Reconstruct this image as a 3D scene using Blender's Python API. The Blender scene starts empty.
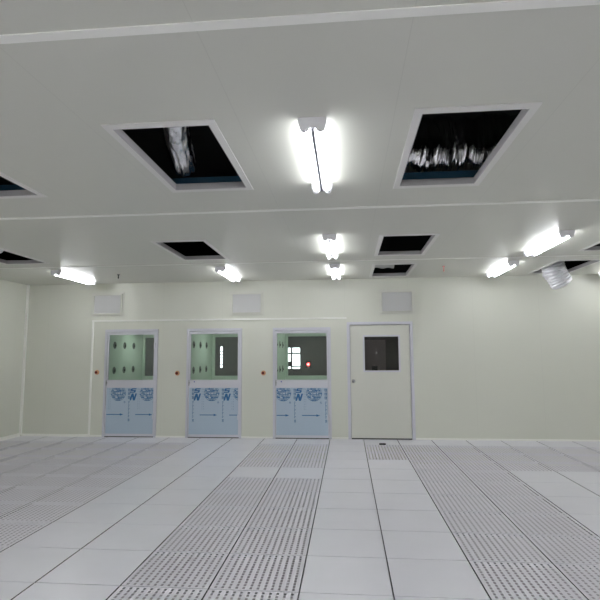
import bpy, bmesh, math, random
from mathutils import Vector, Matrix, noise
random.seed(4)
C = bpy.context.scene.collection
S = bpy.context.scene

# ---------------------------------------------------------------- camera, world, exposure
cam = bpy.data.cameras.new('camera'); cam_o = bpy.data.objects.new('camera', cam); C.objects.link(cam_o)
cam.sensor_width = 36; cam.lens = 36 * 503.5 / 600; cam.clip_start = .05
r = Vector((.99567306, .09275609, -.00560901)); u = Vector((.01559564, -.10729445, .99410496)); f = Vector((-.09160747, .98989101, .10827679))
m = Matrix((r, u, -f)).transposed().to_4x4(); m.translation = (-.269, -9.382, 1.523)
cam_o.matrix_world = m
S.camera = cam_o
w = bpy.data.worlds.new('daylight'); S.world = w; w.use_nodes = True
w.node_tree.nodes['Background'].inputs[0].default_value = (.86, .92, 1, 1)
w.node_tree.nodes['Background'].inputs[1].default_value = 2.2
S.view_settings.view_transform = 'Standard'; S.view_settings.look = 'None'
S.view_settings.gamma = 1; S.view_settings.use_curve_mapping = False
S.view_settings.exposure = 1.02
S.cycles.diffuse_bounces = 12; S.cycles.max_bounces = 16; S.cycles.glossy_bounces = 6; S.cycles.transparent_max_bounces = 16
TUBE = 11.0           # radiance of the fluorescent tubes
HC = 2.93             # ceiling height

# ---------------------------------------------------------------- materials
def mat(name, col, rough=.5, metal=0, emit=None, es=0, spec=.5, bump=0, bscale=40, vary=0, vscale=1.5):
    m = bpy.data.materials.new(name); m.use_nodes = True
    nt = m.node_tree; b = nt.nodes['Principled BSDF']
    b.inputs['Base Color'].default_value = (*col, 1); b.inputs['Roughness'].default_value = rough
    b.inputs['Metallic'].default_value = metal; b.inputs['Specular IOR Level'].default_value = spec
    if emit: b.inputs['Emission Color'].default_value = (*emit, 1); b.inputs['Emission Strength'].default_value = es
    if bump or vary:
        tc = nt.nodes.new('ShaderNodeTexCoord')
    if bump:
        n = nt.nodes.new('ShaderNodeTexNoise'); n.inputs['Scale'].default_value = bscale; n.inputs['Detail'].default_value = 3
        nt.links.new(tc.outputs['Object'], n.inputs['Vector'])
        bp = nt.nodes.new('ShaderNodeBump'); bp.inputs['Strength'].default_value = bump; bp.inputs['Distance'].default_value = .02
        nt.links.new(n.outputs['Fac'], bp.inputs['Height']); nt.links.new(bp.outputs['Normal'], b.inputs['Normal'])
    if vary:
        n = nt.nodes.new('ShaderNodeTexNoise'); n.inputs['Scale'].default_value = vscale; n.inputs['Detail'].default_value = 4
        nt.links.new(tc.outputs['Object'], n.inputs['Vector'])
        mr = nt.nodes.new('ShaderNodeMapRange'); mr.inputs[1].default_value = .3; mr.inputs[2].default_value = .7
        mr.inputs[3].default_value = 1 - vary; mr.inputs[4].default_value = 1 + vary
        nt.links.new(n.outputs['Fac'], mr.inputs[0])
        mx = nt.nodes.new('ShaderNodeVectorMath'); mx.operation = 'SCALE'; mx.inputs[0].default_value = col
        nt.links.new(mr.outputs[0], mx.inputs['Scale']); nt.links.new(mx.outputs[0], b.inputs['Base Color'])
    return m

def math_node(nt, op, a, b=None, c=None):
    n = nt.nodes.new('ShaderNodeMath'); n.operation = op
    for i, v in enumerate((a, b, c)):
        if v is None: continue
        if isinstance(v, (int, float)): n.inputs[i].default_value = v
        else: nt.links.new(v, n.inputs[i])
    return n.outputs[0]

def panel_mat(name, col, axis, pitch, offset, depth=.06, rough=.35):
    """painted metal sandwich panel with hairline joints every PITCH metres along AXIS"""
    m = mat(name, col, rough, vary=.012, vscale=.8); nt = m.node_tree; b = nt.nodes['Principled BSDF']
    tc = nt.nodes.new('ShaderNodeTexCoord'); sp = nt.nodes.new('ShaderNodeSeparateXYZ'); nt.links.new(tc.outputs['Object'], sp.inputs[0])
    t = math_node(nt, 'FRACT', math_node(nt, 'DIVIDE', math_node(nt, 'SUBTRACT', sp.outputs[axis], offset), pitch))
    d = math_node(nt, 'ABSOLUTE', math_node(nt, 'SUBTRACT', t, .5))
    line = math_node(nt, 'GREATER_THAN', d, .5 - .0022 / pitch)
    k = math_node(nt, 'SUBTRACT', 1.0, math_node(nt, 'MULTIPLY', line, depth * 4))
    src = b.inputs['Base Color'].links[0].from_socket
    mx = nt.nodes.new('ShaderNodeVectorMath'); mx.operation = 'SCALE'; nt.links.new(src, mx.inputs[0]); nt.links.new(k, mx.inputs['Scale'])
    nt.links.new(mx.outputs[0], b.inputs['Base Color'])
    return m

def glass_mat(name, tint, refl=1.0):
    m = bpy.data.materials.new(name); m.use_nodes = True; nt = m.node_tree; nt.nodes.clear()
    o = nt.nodes.new('ShaderNodeOutputMaterial'); mix = nt.nodes.new('ShaderNodeMixShader')
    t = nt.nodes.new('ShaderNodeBsdfTransparent'); t.inputs[0].default_value = (*tint, 1)
    g = nt.nodes.new('ShaderNodeBsdfGlossy'); g.inputs['Roughness'].default_value = .02
    fr = nt.nodes.new('ShaderNodeFresnel'); fr.inputs[0].default_value = 1.5
    nt.links.new(math_node(nt, 'MULTIPLY', fr.outputs[0], refl), mix.inputs[0]); nt.links.new(t.outputs[0], mix.inputs[1]); nt.links.new(g.outputs[0], mix.inputs[2])
    nt.links.new(mix.outputs[0], o.inputs[0])
    return m

def perforated_mat(name, col):
    """raised floor panel punched with a 12 x 14 grid of slots, open to the void below"""
    m = mat(name, col, .42); nt = m.node_tree; b = nt.nodes['Principled BSDF']
    tc = nt.nodes.new('ShaderNodeTexCoord'); sp = nt.nodes.new('ShaderNodeSeparateXYZ'); nt.links.new(tc.outputs['Object'], sp.inputs[0])
    def cell(sock, off, duty, n, edge):
        t = math_node(nt, 'FRACT', math_node(nt, 'DIVIDE', math_node(nt, 'ADD', sock, off + 12.0), .6))
        inside = math_node(nt, 'LESS_THAN', math_node(nt, 'ABSOLUTE', math_node(nt, 'SUBTRACT', t, .5)), .5 - edge)
        s = math_node(nt, 'FRACT', math_node(nt, 'MULTIPLY', math_node(nt, 'SUBTRACT', t, edge), n / (1 - 2 * edge)))
        hole = math_node(nt, 'LESS_THAN', math_node(nt, 'ABSOLUTE', math_node(nt, 'SUBTRACT', s, .5)), duty / 2)
        return math_node(nt, 'MULTIPLY', inside, hole)
    h = math_node(nt, 'MULTIPLY', cell(sp.outputs[0], 0, .36, 12, .03), cell(sp.outputs[1], .566, .66, 14, .02))
    nt.links.new(math_node(nt, 'SUBTRACT', 1.0, h), b.inputs['Alpha'])
    return m

M = {}
M['ceiling'] = panel_mat('painted ceiling panel', (.62, .622, .565), 0, .93, .03, depth=.022)
M['wall'] = panel_mat('painted wall panel', (.683, .69, .615), 0, 1.16, -.30, .02)
M['wall_side'] = panel_mat('painted side wall panel', (.683, .69, .615), 1, 1.16, -.30, .02)
M['trim'] = mat('white painted trim', (.88, .88, .84), .3)
M['alu'] = mat('anodised aluminium', (.64, .64, .70), .38, .3)
M['flange'] = mat('opening flange aluminium', (.74, .73, .71), .45, .05)
M['lip'] = mat('grey opening lip', (.46, .45, .46), .5)
M['cream'] = mat('cream door leaf', (.68, .68, .62), .4)
M['tile'] = mat('floor panel laminate', (.73, .725, .785), .3, vary=.02, vscale=3)
M['perf'] = perforated_mat('perforated floor panel', (.74, .72, .785))
M['edge'] = mat('dark floor panel edging', (.05, .05, .055), .6)
M['steel_under'] = mat('underfloor grey', (.44, .42, .46), .8)
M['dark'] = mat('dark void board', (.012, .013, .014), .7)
M['blue'] = mat('blue painted steel', (.02, .09, .16), .5)
M['foil'] = mat('crumpled aluminium foil', (.78, .78, .80), .28, 1.0, bump=.5, bscale=22)
M['foil_white'] = mat('white foil duct', (.80, .80, .84), .32, .35, bump=.25, bscale=30)
M['foil_smooth'] = mat('bright aluminium foil', (.86, .86, .88), .16, 1.0, bump=.12, bscale=30)
M['plastic'] = mat('pale plastic sheet', (.62, .64, .62), .5)
M['film'] = mat('blue protective film', (.46, .56, .67), .22, bump=.08, bscale=9)
M['ink'] = mat('blue printing ink', (.02, .13, .33), .4)
M['ink_pale'] = mat('pale blue printing ink', (.06, .16, .33), .4)
M['booth'] = mat('booth lining', (.64, .73, .65), .4)
M['nozzle'] = mat('nozzle chrome', (.12, .14, .13), .3, .5)
M['black'] = mat('black rubber', (.012, .012, .014), .5)
M['orange'] = mat('orange button plate', (.70, .38, .20), .45)
M['red'] = mat('dark red button', (.16, .015, .01), .35)
M['redpipe'] = mat('red cap', (.60, .22, .20), .4)
M['steel'] = mat('brushed steel', (.35, .35, .36), .3, .9)
M['lampwhite'] = mat('white lamp enamel', (.62, .62, .65), .4)
M['lampend'] = mat('grey lamp holder', (.85, .84, .88), .45)
M['spine'] = mat('dark grey lamp spine', (.30, .30, .33), .5)
M['tube'] = mat('fluorescent tube', (.9, .9, .9), .4, emit=(.96, .98, 1.0), es=TUBE)
M['booth_lamp'] = mat('booth lamp diffuser', (.8, .9, .8), .4, emit=(.94, 1, .94), es=5.8)
M['grille'] = mat('grille grey', (.78, .78, .78), .5)
M['glass'] = glass_mat('booth glass', (.93, .96, .94))
M['glass_dark'] = glass_mat('door glass', (.62, .60, .60))
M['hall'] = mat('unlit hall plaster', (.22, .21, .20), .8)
M['hall_pale'] = mat('hall door paint', (.85, .72, .72), .7)
M['indicator'] = mat('red indicator lamp', (.6, .05, .05), .4, emit=(1, .05, .05), es=3)
M['indicator_core'] = mat('red indicator core', (.9, .5, .5), .4, emit=(1, .45, .5), es=4)
M['pilot'] = mat('white pilot lamp', (.9, .9, .9), .4, emit=(1, 1, .95), es=1.2)
M['blue_dot'] = mat('blue sticker', (.03, .07, .35), .4)

# ---------------------------------------------------------------- helpers
def link(name, bm, mats, parent=None, smooth=False, loc=None):
    me = bpy.data.meshes.new(name)
    bmesh.ops.recalc_face_normals(bm, faces=bm.faces)
    bm.to_mesh(me); bm.free()
    for mm in (mats if isinstance(mats, (list, tuple)) else [mats]): me.materials.append(mm)
    if smooth:
        for p in me.polygons: p.use_smooth = True
    o = bpy.data.objects.new(name, me); C.objects.link(o)
    if parent: o.parent = parent
    if loc: o.location = loc
    return o
def box(bm, x0, x1, y0, y1, z0, z1, bev=0, mi=0):
    vs = [bm.verts.new((x, y, z)) for x in (x0, x1) for y in (y0, y1) for z in (z0, z1)]
    fs = [bm.faces.new([vs[i] for i in q]) for q in ((0, 1, 3, 2), (4, 6, 7, 5), (0, 4, 5, 1), (2, 3, 7, 6), (0, 2, 6, 4), (1, 5, 7, 3))]
    for fc in fs: fc.material_index = mi
    if bev: bmesh.ops.bevel(bm, geom=list({e for fc in fs for e in fc.edges}), offset=bev, segments=1, affect='EDGES')
    return fs
def cyl(bm, a, b, r0, r1=None, n=16, cap=True, mi=0):
    a = Vector(a); b = Vector(b); d = b - a
    mt = Matrix.Translation((a + b) / 2) @ d.to_track_quat('Z', 'Y').to_matrix().to_4x4()
    g = bmesh.ops.create_cone(bm, cap_ends=cap, segments=n, radius1=r0, radius2=r0 if r1 is None else r1, depth=d.length, matrix=mt)
    for v in g['verts']:
        for fc in v.link_faces: fc.material_index = mi
def one(name, mm, *boxes, parent=None, bev=0):
    bm = bmesh.new()
    for b in boxes: box(bm, *b, bev=bev)
    return link(name, bm, mm, parent)
def ring_rect(bm, x0, x1, z0, z1, t, y0, y1, tb=None, tt=None):
    """rectangular frame in the XZ plane"""
    tb = t if tb is None else tb; tt = t if tt is None else tt
    box(bm, x0, x0 + t, y0, y1, z0, z1); box(bm, x1 - t, x1, y0, y1, z0, z1)
    if tb: box(bm, x0 + t, x1 - t, y0, y1, z0, z0 + tb)
    if tt: box(bm, x0 + t, x1 - t, y0, y1, z1 - tt, z1)
def empty(name, loc, rz=0):
    o = bpy.data.objects.new(name, None); C.objects.link(o); o.location = loc; o.rotation_euler = (0, 0, rz); o.empty_display_size = .1
    return o
def tag(o, label, cat, group=None):
    o['label'] = label; o['category'] = cat
    if group: o['group'] = group
    return o
def structure(o): o['kind'] = 'structure'; return o
def copy_tree(o, parent=None):
    c = o.copy(); C.objects.link(c)
    if parent: c.parent = parent
    for ch in list(o.children): copy_tree(ch, c)
    return c
def holed_slab(name, mm, us, vs, holes, lo, hi, plane):
    """slab with rectangular holes; plane 'xz' (wall, thickness along y) or 'xy' (ceiling, thickness along z)"""
    U = sorted(set(us) | {h[0] for h in holes} | {h[1] for h in holes}); V = sorted(set(vs) | {h[2] for h in holes} | {h[3] for h in holes})
    bm = bmesh.new(); cache = {}
    def P(a, b, c):
        k = (a, b, c)
        if k not in cache: cache[k] = bm.verts.new((a, c, b) if plane == 'xz' else (a, b, c))
        return cache[k]
    def solid(i, j):
        if not (0 <= i < len(U) - 1 and 0 <= j < len(V) - 1): return False
        cu, cv = (U[i] + U[i+1]) / 2, (V[j] + V[j+1]) / 2
        return not any(h[0] < cu < h[1] and h[2] < cv < h[3] for h in holes)
    for i in range(len(U) - 1):
        for j in range(len(V) - 1):
            if not solid(i, j): continue
            a, b, c, d = U[i], U[i+1], V[j], V[j+1]
            for t in (lo, hi): bm.faces.new([P(a, c, t), P(b, c, t), P(b, d, t), P(a, d, t)])
            for (di, dj, e0, e1) in ((-1, 0, (a, c), (a, d)), (1, 0, (b, c), (b, d)), (0, -1, (a, c), (b, c)), (0, 1, (a, d), (b, d))):
                if not solid(i + di, j + dj): bm.faces.new([P(*e0, lo), P(*e1, lo), P(*e1, hi), P(*e0, hi)])
    return structure(link(name, bm, mm))

# ---------------------------------------------------------------- the room
XL, XR, YB = -6.57, 6.6, -13.4
DOORS = [(-4.92, -3.87), (-3.30, -2.24), (-1.65, -.57)]
wall_holes = [(a, b, 0.0, 2.03) for a, b in DOORS] + [(-.27, .93, 0.0, 2.12)]
holed_slab('wall_back', M['wall'], (XL - .1, XR + .1), (-.5, 0, HC), wall_holes, 0, .08, 'xz')
structure(one('wall_left', M['wall_side'], (XL - .08, XL, YB, 0, -.5, HC)))
structure(one('wall_right', M['wall_side'], (XR, XR + .08, YB, 0, -.5, HC)))
structure(one('wall_front', M['wall'], (XL - .08, XR + .08, YB - .08, YB, -.5, HC)))

# ceiling with its filter openings:  (centre x, far/near y of the hole)
ROW = {'A': (-6.50, -5.335), 'N': (-6.51, -5.23), 'B': (-3.42, -2.265), 'C': (-1.475, -.32)}
OPEN = [(-1.395, 'A', 'large ceiling opening frame around the hole with a bright silver streak, left of the near lamp'),
        (.495, 'N', 'large ceiling opening frame around the hole with crumpled silver foil, right of the near lamp'),
        (-3.245, 'A', 'ceiling opening frame with blue beam inside, cut off by the left picture edge above a smaller one'),
        (-5.10, 'B', 'small ceiling opening frame at the left edge with a pale grey duct lying inside'),
        (-2.32, 'B', 'medium ceiling opening frame with an empty black hole, between two left wall lamps'),
        (.49, 'B', 'medium ceiling opening frame directly behind the large one with crumpled foil'),
        (.50, 'C', 'small ceiling opening frame with pale plastic sheet curling over one corner, beside farthest middle lamp'),
        (3.28, 'C', 'ceiling opening frame with a silver duct hanging out of it'),
        (3.28, 'B', 'ceiling opening frame cut off by the right picture edge, in front of the hanging duct')]
ceil_holes = [(x - .305, x + .305, *ROW[k]) for x, k, _ in OPEN]
holed_slab('ceiling', M['ceiling'], (XL - .08, XR + .08), (YB - .08, .08), ceil_holes, HC, HC + .035, 'xy')
for i, (y, wd) in enumerate(((-4.63, .055), (-1.87, .03), (-7.41, .055), (-10.2, .055))):
    structure(one('trim_%d' % (i + 1), M['trim'], (XL, XR, y - wd / 2, y + wd / 2, HC - .006, HC - .0005)))
# pale profiles on the back wall and in the corners
structure(one('trim_5', M['trim'], (-5.20, -.27, -.014, 0, 2.185, 2.215), (-5.20, -5.165, -.014, 0, .03, 2.185)))
structure(one('trim_6', M['trim'], (XL, XL + .04, -.04, 0, .03, HC)))
structure(one('baseboard_back', M['trim'], (XL + .04, -5.2, -.02, 0, 0, .045), (-5.2, -4.92, -.02, 0, 0, .03), (-3.87, -3.30, -.012, 0, 0, .03), (-2.24, -1.65, -.012, 0, 0, .03), (-.57, -.27, -.012, 0, 0, .03), (.93, XR, -.012, 0, 0, .03)))
structure(one('baseboard_left', M['trim'], (XL, XL + .03, YB, -.04, 0, .06)))

# raised floor: every panel has its own edges; slotted panels lie where the photo has them
bm = bmesh.new()
for i in range(-12, 12):
    for j in range(-1, 22):
        x0 = i * .6; x1 = x0 + .6; y1 = -.566 - .6 * j; y0 = y1 - .6
        if j == -1: y1 = 0; y0 = -.566
        x0 = max(x0, XL); x1 = min(x1, XR); y0 = max(y0, YB)
        if x1 - x0 < .05 or y1 - y0 < .05: continue
        if j < 0: p = False
        elif i <= -6 or i in (1, 2): p = True
        elif i in (-2, -3): p = j != 3
        elif i == 0: p = j < 2
        elif i >= 3: p = j < 3 or j > 11
        else: p = False
        gx, gy = .005, .0040
        fs = box(bm, x0 + gx, x1 - gx, y0 + gy, y1 - gy, -.03, 0)
        for q in (0, 1): fs[q].material_index = 2
        if p: fs[5].material_index = 1; bm.faces.remove(fs[4])
structure(link('floor', bm, [M['tile'], M['perf'], M['edge']]))
structure(one('floor_slab', M['steel_under'], (XL, XR, YB, 0, -.5, -.42)))

# dark void above the ceiling
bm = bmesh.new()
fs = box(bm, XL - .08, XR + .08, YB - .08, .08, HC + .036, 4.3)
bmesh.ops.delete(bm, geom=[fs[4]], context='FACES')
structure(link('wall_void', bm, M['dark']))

# unlit hall beyond the back wall
HX0, HX1, HY = -9.5, 5.5, 8.0
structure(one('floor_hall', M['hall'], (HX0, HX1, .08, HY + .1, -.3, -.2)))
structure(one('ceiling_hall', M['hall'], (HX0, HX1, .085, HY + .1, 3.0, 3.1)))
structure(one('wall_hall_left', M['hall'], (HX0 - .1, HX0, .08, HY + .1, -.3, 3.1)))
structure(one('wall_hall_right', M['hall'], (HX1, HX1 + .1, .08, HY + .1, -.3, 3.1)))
HWIN = [(-2.36, -1.86, 1.02, 1.80), (-4.71, -4.60, 1.08, 1.84)]
holed_slab('wall_hall_far', M['hall'], (HX0 - .1, HX1 + .1), (-.3, 3.1), HWIN, HY, HY + .12, 'xz')
bm = bmesh.new(); ring_rect(bm, -2.36, -1.86, 1.02, 1.80, .03, HY + .02, HY + .07)
box(bm, -2.21, -2.155, HY + .02, HY + .07, 1.05, 1.77); box(bm, -2.155, -1.89, HY + .03, HY + .06, 1.55, 1.60); box(bm, -2.33, -2.21, HY + .03, HY + .06, 1.55, 1.60); box(bm, -2.155, -1.89, HY + .03, HY + .06, 1.10, 1.14); box(bm, -2.33, -2.2, HY + .03, HY + .06, 1.12, 1.3)
structure(link('window_1', bm, M['black']))
bm = bmesh.new(); ring_rect(bm, -4.71, -4.60, 1.08, 1.84, .012, HY + .02, HY + .07)
for k in range(5): box(bm, -4.70, -4.61, HY + .03, HY + .06, 1.20 + k * .11, 1.225 + k * .11)
structure(link('window_2', bm, M['black']))
structure(one('door_5', M['hall_pale'], (.30, 1.03, HY - .05, HY, -.2, 2.02)))

# ---------------------------------------------------------------- openings in the ceiling
for x, k, lab in OPEN:
    y0, y1 = ROW[k]; bm = bmesh.new(); e = .048; ey = .062; t = .007
    X0, X1 = x - .305, x + .305
    for b in ((X0 - e, X0, y0 - ey, y1 + ey), (X1, X1 + e, y0 - ey, y1 + ey), (X0, X1, y0 - ey, y0), (X0, X1, y1, y1 + ey)):
        box(bm, *b, HC - t, HC - .0005)
    L = .004                                     # thin lips that line the cut edge of the panel
    for b in ((X0, X0 + L, y0, y1), (X1 - L, X1, y0, y1), (X0 + L, X1 - L, y0, y0 + L), (X0 + L, X1 - L, y1 - L, y1)):
        box(bm, *b, HC - t, HC + .046, mi=1)
    tag(link('ceiling_opening_frame', bm, [M['flange'], M['lip']]), lab, 'frame', 'aluminium frames around the ceiling openings')

def beam(x0, x1, y, z, label):
    bm = bmesh.new(); box(bm, x0, x1, y, y + .012, z, z + .085); box(bm, x0, x1, y + .012, y + .06, z, z + .01); box(bm, x0, x1, y + .012, y + .06, z + .075, z + .085)
    return tag(link('steel_beam', bm, M['blue']), label, 'beam')
beam(-2.3, -.85, -5.27, HC + .037, 'blue steel channel behind the far edge of the hole with the silver streak')
beam(-.1, 1.1, -5.19, HC + .037, 'blue steel channel behind the far edge of the hole with crumpled foil')
beam(-4.2, -2.7, -5.27, HC + .037, 'blue steel channel in the ceiling hole at the left picture edge')

def duct(name, pts, rad, mm, label, cat='duct', pitch=.035, ridge=.012, crumple=.02, seed=0, cap=True, taper=None, n=40, shape=None):
    pts = [Vector(p) for p in pts]
    dense = []
    for s in range(len(pts) - 1):                # Catmull-Rom through the points
        p0 = pts[max(s - 1, 0)]; p1 = pts[s]; p2 = pts[s + 1]; p3 = pts[min(s + 2, len(pts) - 1)]
        for q in range(20):
            t = q / 20
            dense.append(.5 * ((2 * p1) + (p2 - p0) * t + (2 * p0 - 5 * p1 + 4 * p2 - p3) * t * t + (3 * p1 - p0 - 3 * p2 + p3) * t ** 3))
    dense.append(pts[-1])
    length = sum((b - a).length for a, b in zip(dense, dense[1:]))
    N = max(8, int(length / (pitch / 6))); bm = bmesh.new(); rings = []
    cum = [0]
    for a, b in zip(dense, dense[1:]): cum.append(cum[-1] + (b - a).length)
    k = 0; ref = Vector((0, 0, 1))
    for i in range(N + 1):
        sl = length * i / N
        while k < len(cum) - 2 and cum[k + 1] < sl: k += 1
        t = (sl - cum[k]) / max(cum[k + 1] - cum[k], 1e-9)
        c = dense[k].lerp(dense[k + 1], t); d = (dense[k + 1] - dense[k]).normalized()
        rr = Vector((0, 0, 1)) if abs(d.z) < .9 else Vector((1, 0, 0))
        a = d.cross(rr).normalized(); b = d.cross(a)
        ph = 2 * math.pi * sl / pitch
        ring = []
        for q in range(n):
            an = 2 * math.pi * q / n; dv = a * math.cos(an) + b * math.sin(an)
            nz = noise.noise(c * 9 + dv * 1.5 + Vector((seed, 0, 0))) + .6 * noise.noise(c * 24 + dv * 5 + Vector((0, seed, 0)))
            rad_ = rad * (1 if taper is None else taper(i / N)) + ridge * (abs(math.sin(ph / 2)) - .5) + (crumple * nz if shape is None else shape(c, an, i / N))
            ring.append(bm.verts.new(c + dv * rad_))
        rings.append(ring)
    for r0, r1 in zip(rings, rings[1:]):
        for q in range(n): bm.faces.new((r0[q], r0[(q + 1) % n], r1[(q + 1) % n], r1[q]))
    if cap:
        for ring in (rings[0], rings[-1]):
            cc = sum((v.co for v in ring), Vector()) / n; cv = bm.verts.new(cc)
            for q in range(n): bm.faces.new((ring[q], ring[(q + 1) % n], cv))
    return tag(link(name, bm, mm, smooth=True), label, cat)
duct('foil_duct', [(-1.33, -6.75, 3.32), (-1.41, -6.25, 3.215), (-1.52, -5.85, 3.175), (-1.60, -5.45, 3.14), (-1.63, -5.36, 3.135)], .105, M['foil_smooth'], 'silver foil duct lying lengthwise above the large left ceiling opening', ridge=.0, seed=3, n=72,
     shape=lambda c, an, t: .012 * noise.noise(Vector((an * 3, c.y * 1.5, 2))) + .006 * noise.noise(Vector((an * 8, c.y * 9, 7))))
duct('foil_duct', [(-.3, -4.82, 3.365), (.2, -4.85, 3.35), (.7, -4.77, 3.355), (1.5, -4.77, 3.365)], .33, M['foil_smooth'], 'crumpled silver foil duct lying crosswise above the large right ceiling opening', ridge=.0, seed=8, n=96,
     shape=lambda c, an, t: .05 * noise.noise(Vector((c.x * 15, math.sin(an) * .8, math.cos(an) * .8))) + .016 * noise.noise(Vector((c.x * 44 + math.sin(an) * 2, math.cos(an) * 2, 5))))
duct('flexible_duct', [(-4.98, -3.28, 3.085), (-5.10, -2.98, 3.082), (-5.26, -2.68, 3.08)], .085, M['foil_white'], 'pale grey duct lying inside the small ceiling opening at the left edge', crumple=.01, seed=2)
duct('flexible_duct', [(3.20, -.72, 3.30), (3.19, -.66, 3.10), (3.235, -.61, 2.92), (3.31, -.58, 2.79), (3.385, -.56, 2.665)], .178, M['foil_white'],
     'silver corrugated flexible duct hanging out of the ceiling beside the right wall lamps', pitch=.05, ridge=.018, crumple=.02, seed=5, n=56,
     taper=lambda t: 1 if t < .9 else 1 - ((t - .9) / .1) ** 2 * .3)

# pale sheet curling over the corner of the small opening
bm = bmesh.new(); grid = []
for i in range(15):
    row = []
    for j in range(9):
        a = i / 14; b = j / 8
        x = .20 + .34 * a; y = -1.12 + .25 * a - .22 * b + .02 * math.sin(a * 9)
        z = 2.942 + .035 * a * a + .008 * math.sin(a * 11) + .13 * b - .03 * math.sin(b * 3)
        row.append(bm.verts.new((x, y, z)))
    grid.append(row)
for i in range(14):
    for j in range(8): bm.faces.new((grid[i][j], grid[i + 1][j], grid[i + 1][j + 1], grid[i][j + 1]))
bmesh.ops.solidify(bm, geom=list(bm.faces), thickness=.004)
tag(link('plastic_sheet', bm, M['plastic'], smooth=True), 'pale plastic sheet curling over the corner of the small middle ceiling opening', 'sheet')

# ---------------------------------------------------------------- lamps
def make_lamp():
    L = 1.19; h = L / 2
    root = empty('fluorescent_lamp', (0, 0, 0))
    bm = bmesh.new()                                              # trapezoid batten with a narrow spine
    prof = [(-.075, 0), (-.06, -.022), (-.016, -.03), (-.011, -.052), (.011, -.052), (.016, -.03), (.06, -.022), (.075, 0)]
    v0 = [bm.verts.new((x, -h + .02, z)) for x, z in prof]; v1 = [bm.verts.new((x, h - .02, z)) for x, z in prof]
    for i in range(len(prof)): bm.faces.new((v0[i], v0[(i + 1) % 8], v1[(i + 1) % 8], v1[i]))
    bm.faces.new(v0); bm.faces.new(v1[::-1])
    link('lamp_body', bm, M['lampwhite'], root)
    one('spine', M['spine'], (-.009, .009, -h + .03, h - .03, -.074, -.050), parent=root)
    for s in (-1, 1):
        bm = bmesh.new(); y0, y1 = sorted((s * h, s * (h - .022)))
        pr = [(-.085, 0), (-.085, -.03), (-.07, -.078), (-.05, -.086), (-.03, -.078), (-.018, -.058), (0, -.064), (.018, -.058), (.03, -.078), (.05, -.086), (.07, -.078), (.085, -.03), (.085, 0)]
        a = [bm.verts.new((x, y0, z)) for x, z in pr]; b = [bm.verts.new((x, y1, z)) for x, z in pr]
        for i in range(len(pr)): bm.faces.new((a[i], a[(i + 1) % len(pr)], b[(i + 1) % len(pr)], b[i]))
        bm.faces.new(a); bm.faces.new(b[::-1])
        link('end_cap', bm, M['lampend'], root)
    for s in (-1, 1):
        bm = bmesh.new(); cyl(bm, (s * .05, -h + .05, -.056), (s * .05, h - .05, -.056), .0165, n=16)
        t = link('tube', bm, M['tube'], root, smooth=True)
        for e in (-1, 1):
            bm = bmesh.new(); cyl(bm, (s * .05, e * (h - .05), -.056), (s * .05, e * (h - .022), -.056), .0168, n=16)
            link('tube_collar', bm, M['steel'], t)
    return root
lamp0 = make_lamp()
LAMPS = [(-.455, -5.93, 'nearest twin tube ceiling lamp, between the two large ceiling openings'),
         (-.455, -3.0, 'middle one of the three twin tube lamps in a line'),
         (-.44, -1.04, 'farthest of the three twin tube lamps in a line, beside the opening with plastic sheet'),
         (-5.03, -1.0, 'twin tube ceiling lamp over the left wall grille, near the left wall'),
         (-2.27, -1.0, 'twin tube ceiling lamp over the middle wall grille, behind the empty black opening'),
         (2.27, -2.86, 'long looking twin tube ceiling lamp in front of the hanging silver duct'),
         (2.27, -.98, 'twin tube ceiling lamp close to the back wall, left of the hanging silver duct'),
         (4.2, -.85, 'twin tube ceiling lamp cut off by the right picture edge, beyond the silver duct'),
         (3.0, -5.86, 'added unseen ceiling lamp, right of the large openings'),  # this and the next three are added out of view for brightness
         (-4.9, -5.86, 'added unseen ceiling lamp, left of the large openings'),
         (5.4, -2.8, 'added unseen ceiling lamp near the right wall, in front of its far corner'),
         (-6.0, -5.86, 'added unseen ceiling lamp close to the left wall')]
WHERE_X = [(-6.0, 'beside the left wall'), (-4.2, 'second from the left wall'), (-2.3, 'left of the camera'), (-.455, 'straight behind the camera line'),
           (1.6, 'right of the camera'), (3.4, 'second from the right wall'), (5.4, 'beside the right wall')]
WHERE_Y = [(-8.9, 'level with the camera'), (-10.4, 'in the row behind the camera'), (-11.9, 'in the row nearest the front wall')]
LAMPS += [(x, y, 'added unseen twin tube ceiling lamp %s, %s' % (b, a)) for y, b in WHERE_Y for x, a in WHERE_X]  # unseen rows, added to raise the light level of the room
for i, (x, y, lab) in enumerate(LAMPS):
    o = lamp0 if i == 0 else copy_tree(lamp0)
    o.location = (x, y, HC); tag(o, lab, 'lamp', 'twin tube ceiling lamps')

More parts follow.
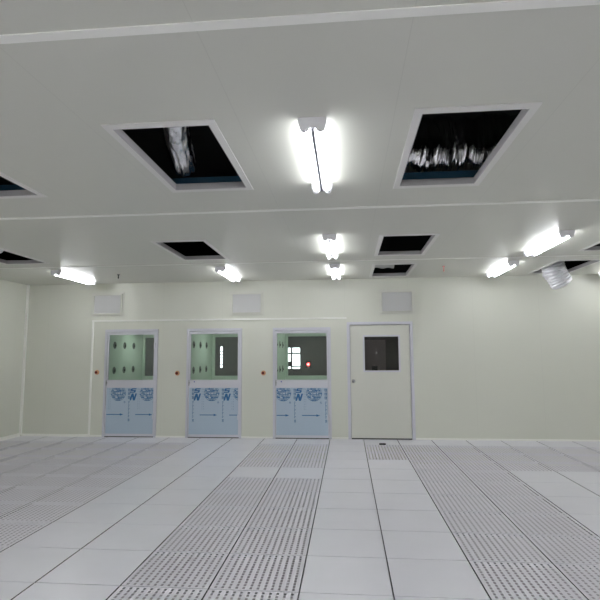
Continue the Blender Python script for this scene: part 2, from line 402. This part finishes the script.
# ---------------------------------------------------------------- printing on the film
LETTER = {'S': [[(1, .76), (1, 1), (.08, 1), (.08, .76)], [(0, .9), (.34, .9), (.34, .45), (0, .45)], [(.04, .38), (.96, .38), (.96, .62), (.04, .62)], [(.66, .1), (1, .1), (1, .52), (.66, .52)], [(0, 0), (.92, 0), (.92, .24), (0, .24)]],
          'N': [[(0, 0), (.30, 0), (.30, 1), (0, 1)], [(.70, 0), (1, 0), (1, 1), (.70, 1)], [(.0, 1), (.36, 1), (1, 0), (.64, 0)]],
          'R': [[(0, 0), (.25, 0), (.25, 1), (0, 1)], [(.25, 1), (.9, 1), (.9, .45), (.25, .45)], [(.4, .45), (.65, .45), (1, 0), (.75, 0)]]}
def print_film(parent, fx0, fx1, top, bottom, circles, y):
    """one printed sheet, its repeat running sideways; CIRCLES are the x of each round emblem"""
    bm = bmesh.new(); t = .0006
    def clip(x0, x1): return max(x0, fx0 + .005), min(x1, fx1 - .005)
    def rect(x0, x1, z0, z1, mi=0):
        x0, x1 = clip(x0, x1); z1 = min(z1, top - .004)
        if x1 - x0 > .002 and z1 > z0: box(bm, x0, x1, y - t, y, z0, z1, mi=mi)
    def add(ch, x, z, wd, ht, shear=0, mi=0):
        """block letter, its lower left corner at (x, z), leaning by SHEAR"""
        lift = 0
        for poly in LETTER[ch]:
            pts = [(x + px * wd + (pz - .5) * shear * ht, z + pz * ht) for px, pz in poly]; lift += .00004
            if min(p[0] for p in pts) < fx0 + .004 or max(p[0] for p in pts) > fx1 - .004: continue
            va = [bm.verts.new((px, y - t - lift, pz)) for px, pz in pts]; vb = [bm.verts.new((px, y, pz)) for px, pz in pts]
            fs = [bm.faces.new(va), bm.faces.new(vb[::-1])] + [bm.faces.new((va[q], va[(q + 1) % 4], vb[(q + 1) % 4], vb[q])) for q in range(4)]
            for fc in fs: fc.material_index = mi
    for ci, cx in enumerate(circles):
        rnd = random.Random(7)
        cz = top - .10; R = .142                                    # round emblem of broken strokes, top cut off by the rail
        for a in range(13):
            for b in range(11):
                px = -R + (a + .5) * 2 * R / 13; pz = -R + (b + .5) * 2 * R / 11
                rr = math.hypot(px, pz); keep = rnd.random(); w_ = .013 + .012 * rnd.random(); h_ = .010 + .014 * rnd.random(); pick = rnd.random()
                if rr < R * .97 and keep < (.66 if b % 3 else .86) and not (.03 < pz < .05) : rect(cx + px - w_ * .6, cx + px + w_ * .6, cz + pz - h_ * .5, cz + pz + h_ * .5, 0 if pick < .6 else 1)
        for a in range(40):                                         # rim
            an = math.pi * 2 * a / 40; rect(cx + R * math.cos(an) - .006, cx + R * math.cos(an) + .006, cz + R * math.sin(an) - .006, cz + R * math.sin(an) + .006, 1)
        add('R', cx + .119, top - .275, .012, .015, 0, 1)
        for a in range(12): an = a * math.pi / 6; rect(cx + .125 + .016 * math.cos(an) - .003, cx + .125 + .016 * math.cos(an) + .003, top - .268 + .016 * math.sin(an) - .003, top - .268 + .016 * math.sin(an) + .003, 1)
        for k in ((-1, 0) if ci == 0 else (0,)):                                           # lettering either side of the emblem
            bx = cx + k * .57
            add('S', bx + .240, top - .092, .105, .082, .30); add('N', bx + .242, top - .236, .105, .130, .30)
            col = bx + .215
            for q in range(3):                                      # three square characters down the column
                zc = top - .04 - q * .07
                rect(col - .025, col + .025, zc + .012, zc + .022, 1); rect(col - .022, col + .025, zc - .006, zc + .003, 1)
                rect(col - .020, col - .010, zc - .026, zc + .024, 1); rect(col + .007, col + .017, zc - .026, zc + .012, 1); rect(col - .022, col + .022, zc - .028, zc - .020, 1)
            for q in range(14): rect(col - .014, col + .014 - .008 * (q % 3), top - .263 - q * .022, top - .252 - q * .022, 1)
            for q in range(3): rect(col - .016 + .004 * q, col + .018, top - .585 - q * .016, top - .577 - q * .016, 1)
            rect(col - .012, col - .006, top - .63, top - .575, 1); rect(col + .008, col + .013, top - .63, top - .575, 1)
            dl = bx + .385                                          # double dashed fold marks
            for q in range(9): rect(dl, dl + .004, top - .04 - q * .045, top - .015 - q * .045, 1); rect(dl + .03, dl + .034, top - .04 - q * .045, top - .02 - q * .045, 1)
        az = top - .50                                              # arrow
        rect(cx - .225, cx + .04, az - .007, az + .007)
        for q in range(8):
            hw = .020 * (1 - q / 8); rect(cx + .04 + q * .008, cx + .048 + q * .008, az - hw, az + hw)
    return link('printed_lettering', bm, [M['ink'], M['ink_pale']], parent)

# ---------------------------------------------------------------- booth doors and booths
BOOTH_LAB = ['left', 'middle', 'right']
CIRC = [(.235, .805), (.43, .99), (.13, .70)]
PHR = ['leftmost booth door, its film showing two whole round emblems', 'middle booth door with a whole round emblem in the middle of its film', 'rightmost booth door beside the cream door, bright window seen through its glass']
for d, (x0, x1) in enumerate(DOORS):
    root = empty('door_%d' % (d + 1), ((x0 + x1) / 2, 0, 0)); structure(root); tag(root, 'aluminium framed ' + PHR[d], 'door')
    ox = (x0 + x1) / 2; a, b = x0 - ox, x1 - ox
    bm = bmesh.new(); ring_rect(bm, a, b, .0, 2.03, .045, -.022, .075, tb=0, tt=.05); link('door_frame', bm, M['alu'], root)
    la, lb = a + .048, b - .048
    bm = bmesh.new(); ga, gb = la + .028, lb - .028
    box(bm, la, ga, -.012, .035, .012, 1.975); box(bm, gb, lb, -.012, .035, .012, 1.975)
    box(bm, ga, gb, -.012, .035, 1.925, 1.975); box(bm, ga, gb, -.012, .035, .905, 1.065); box(bm, ga, gb, -.012, .035, .012, .085)
    leaf = link('door_leaf', bm, M['alu'], root)
    one('window_pane', M['glass'], (ga - .005, gb + .005, .010, .016, 1.06, 1.93), parent=leaf)
    one('kick_panel', M['alu'], (ga - .003, gb + .003, .0, .03, .08, .91), parent=leaf)
    film = one('protective_film', M['film'], (ga - .012, gb + .012, -.0145, -.0128, .062, .918), parent=leaf)
    film.parent = root
    pr = print_film(film, ga - .012, gb + .012, .918, .062, [ga - .012 + c for c in CIRC[d]], -.0147)
    one('door_sweep', M['black'], (la, lb, -.014, .02, .0, .014), parent=root)
    bm = bmesh.new(); cyl(bm, (la + .012, -.012, 1.01), (la + .012, -.045, 1.01), .012); cyl(bm, (la + .012, -.04, .96), (la + .012, -.04, 1.06), .008)
    link('door_handle', bm, M['steel'], root)
    for hz in (.38, 1.72):
        bm = bmesh.new(); cyl(bm, (b - .046, -.028, hz - .05), (b - .046, -.028, hz + .05), .008); box(bm, b - .075, b - .02, -.026, -.0225, hz - .045, hz + .045); link('hinge', bm, M['alu'], root)
    if d: 
        bm = bmesh.new(); cyl(bm, (la + .11, -.012, 1.03), (la + .11, -.016, 1.03), .012); link('lock_indicator', bm, M['blue_dot'], root)
    # booth behind the door
    br = empty('air_shower_booth', (ox, .08, 0)); tag(br, ['pale green booth with round nozzles seen through the leftmost glazed door', 'pale green booth with round nozzles seen through the middle glazed door', 'pale green booth whose far glass shows a bright window, behind the rightmost glazed door'][d], 'air shower', 'air shower booths behind the doors')
    a2, b2 = a + .02, b - .01; D = 1.72
    one('side_panel', M['booth'], (a2 - .04, a2, .004, D, .0, 2.1), parent=br)
    one('side_panel', M['booth'], (b2, b2 + .04, .004, D, .0, 2.1), parent=br)
    one('booth_roof', M['booth'], (a2, b2, .004, D, 2.05, 2.1), parent=br)
    one('booth_floor', M['grille'], (a2, b2, .004, D, -.03, .0), parent=br)
    one('roof_lamp', M['booth_lamp'], (a2 + .38, b2 - .38, .75, 1.05, 2.035, 2.05), parent=br)
    bm = bmesh.new(); box(bm, a2, a + .075, D - .05, D, 0, 2.05); box(bm, b - .075, b2, D - .05, D, 0, 2.05)
    box(bm, a + .075, b - .075, D - .05, D, 1.93, 2.05); box(bm, a + .075, b - .075, D - .05, D, 0, 1.07)
    fd = link('rear_door', bm, M['booth'], br)
    one('rear_pane', M['glass'], (a + .07, b - .07, D - .03, D - .024, 1.065, 1.935), parent=fd)
    for nz in (1.235, 1.735):
        for ny in (.28, .73, 1.18):
            bm = bmesh.new(); cyl(bm, (a2, ny, nz), (a2 + .006, ny, nz), .072, .066, n=24)
            nr = link('nozzle', bm, M['nozzle'], br, smooth=False)
            bm = bmesh.new(); bmesh.ops.create_uvsphere(bm, u_segments=16, v_segments=10, radius=.050, matrix=Matrix.Translation((a2 - .036, ny, nz)))
            cyl(bm, (a2 + .0, ny, nz - .01), (a2 + .018, ny - .003, nz - .012), .022, .020, n=14)
            link('nozzle_ball', bm, M['black'], nr, smooth=True)

# ---------------------------------------------------------------- cream door
root = empty('door_4', (.33, 0, 0)); structure(root); tag(root, 'cream hinged door with small square window and aluminium frame', 'door')
bm = bmesh.new(); ring_rect(bm, -.60, .60, .0, 2.12, .055, -.022, .075, tb=0, tt=.05); link('door_frame', bm, M['alu'], root)
bm = bmesh.new(); lx0, lx1 = -.54, .54; wx0, wx1, wz0, wz1 = -.28, .34, 1.23, 1.85
box(bm, lx0, wx0, .0, .04, .02, 2.063); box(bm, wx1, lx1, .0, .04, .02, 2.063); box(bm, wx0, wx1, .0, .04, .02, wz0); box(bm, wx0, wx1, .0, .04, wz1, 2.063)
leaf = link('door_leaf', bm, M['cream'], root)
bm = bmesh.new(); ring_rect(bm, wx0 - .028, wx1 + .028, wz0 - .028, wz1 + .028, .03, -.006, .0); link('window_frame', bm, M['alu'], leaf)
one('window_pane', M['glass_dark'], (wx0 - .001, wx1 + .001, .015, .021, wz0 - .001, wz1 + .001), parent=leaf)
one('door_sweep', M['black'], (lx0, lx1, -.004, .03, .0, .02), parent=root)
bm = bmesh.new(); cyl(bm, (-.49, 0, 1.04), (-.49, -.012, 1.04), .032, n=20); cyl(bm, (-.49, -.012, 1.04), (-.49, -.045, 1.04), .011)
bmesh.ops.create_uvsphere(bm, u_segments=16, v_segments=10, radius=.027, matrix=Matrix.Translation((-.49, -.06, 1.04)))
link('door_knob', bm, M['steel'], root, smooth=True)
for hz in (.3, 1.1, 1.85):
    bm = bmesh.new(); cyl(bm, (.543, -.03, hz - .05), (.543, -.03, hz + .05), .007); link('hinge', bm, M['alu'], root)

# ---------------------------------------------------------------- wall grilles
def grille(x, z, label):
    t = empty('return_air_grille', (x, 0, z)); tag(t, label, 'vent', 'return air grilles on the back wall')
    bm = bmesh.new(); ring_rect(bm, -.33, .33, -.235, .235, .035, -.008, 0); ring_rect(bm, -.298, .298, -.203, .203, .028, -.036, -.008); link('grille_frame', bm, M['cream'], t)
    one('back_plate', M['grille'], (-.275, .275, -.003, -.0005, -.18, .18), parent=t)
    bm = bmesh.new()
    for k in range(22):
        z_ = -.168 + k * .0155
        vs = [bm.verts.new(p) for p in ((-.268, -.004, z_ + .008), (.268, -.004, z_ + .008), (.268, -.016, z_), (-.268, -.016, z_), (-.268, -.014, z_ - .002), (.268, -.014, z_ - .002), (.268, -.0032, z_ + .006), (-.268, -.0032, z_ + .006))]
        bm.faces.new(vs[:4]); bm.faces.new(vs[4:]); bm.faces.new((vs[3], vs[2], vs[5], vs[4]))
    link('louvre', bm, M['grille'], t)
    return t
grille(-4.90, 2.52, 'pale louvred grille high on the back wall above the leftmost booth door')
grille(-2.15, 2.50, 'pale louvred grille high on the back wall between the middle and right booth doors')
grille(.66, 2.49, 'pale louvred grille high on the back wall above the cream door')

# ---------------------------------------------------------------- small things
for x, z, lab in ((-5.07, 1.21, 'orange push button left of the leftmost booth door'), (-3.48, 1.19, 'orange push button between the leftmost and middle booth doors'), (-1.83, 1.19, 'orange push button between the middle and rightmost booth doors')):
    t = empty('push_button', (x, 0, z)); tag(t, lab, 'button', 'push buttons beside the booth doors')
    bm = bmesh.new(); cyl(bm, (0, 0, 0), (0, -.012, 0), .046, .043, n=24); link('button_plate', bm, M['orange'], t)
    bm = bmesh.new(); cyl(bm, (-.004, -.012, 0), (-.004, -.03, 0), .016, n=16); cyl(bm, (-.004, -.03, 0), (-.004, -.042, 0), .028, .024, n=20); link('button_cap', bm, M['red'], t)
def stub(x, y, mm, lab, ln):
    bm = bmesh.new(); cyl(bm, (x, y, HC), (x, y, HC - .012), .022, n=14); cyl(bm, (x, y, HC - .01), (x, y, HC - ln), .009, n=10)
    cyl(bm, (x, y, HC - ln), (x, y, HC - ln - .02), .013, .006, n=10)
    tag(link('sprinkler_head', bm, mm), lab, 'sprinkler')
stub(-4.21, -1.05, M['black'], 'small black stub hanging from the ceiling right of the left wall lamp', .055)
stub(1.30, -1.2, M['redpipe'], 'small red stub hanging from the ceiling right of the small middle opening', .07)
t = one('door_stop', M['black'], (.25, .36, -.56, -.50, .0, .022), bev=.005); tag(t, 'small flat black stop lying on the floor in front of the cream door', 'door stop')

# things in the unlit hall
t = empty('indicator_lamp', (-1.60, 8.0, 1.2)); tag(t, 'glowing red lamp seen through the glass of the rightmost booth door', 'indicator lamp')
bm = bmesh.new(); box(bm, -.09, .09, -.05, 0, -.12, .12, bev=.008); link('lamp_housing', bm, M['black'], t)
bm = bmesh.new(); cyl(bm, (0, -.05, 0), (0, -.07, 0), .06, .05, n=20); link('red_lens', bm, M['indicator'], t)
bm = bmesh.new(); cyl(bm, (0, -.07, 0), (0, -.078, 0), .024, n=14); link('lens_core', bm, M['indicator_core'], t)
t = empty('floor_cabinet', (.62, 7.4, -.2)); tag(t, 'small dark cabinet standing beyond the window of the cream door', 'cabinet')
one('body', M['black'], (-.09, .09, -.15, .15, .06, 1.35), parent=t, bev=.01)
one('plinth', M['steel'], (-.08, .08, -.14, .14, 0, .06), parent=t)
t = empty('pilot_light', (.72, 7.95, 1.58)); tag(t, 'tiny white light seen through the window of the cream door', 'light')
bm = bmesh.new(); cyl(bm, (0, 0, 0), (0, -.02, 0), .04, n=16); link('housing', bm, M['steel'], t)
bm = bmesh.new(); cyl(bm, (0, -.02, 0), (0, -.03, 0), .028, n=16); link('lens', bm, M['pilot'], t)
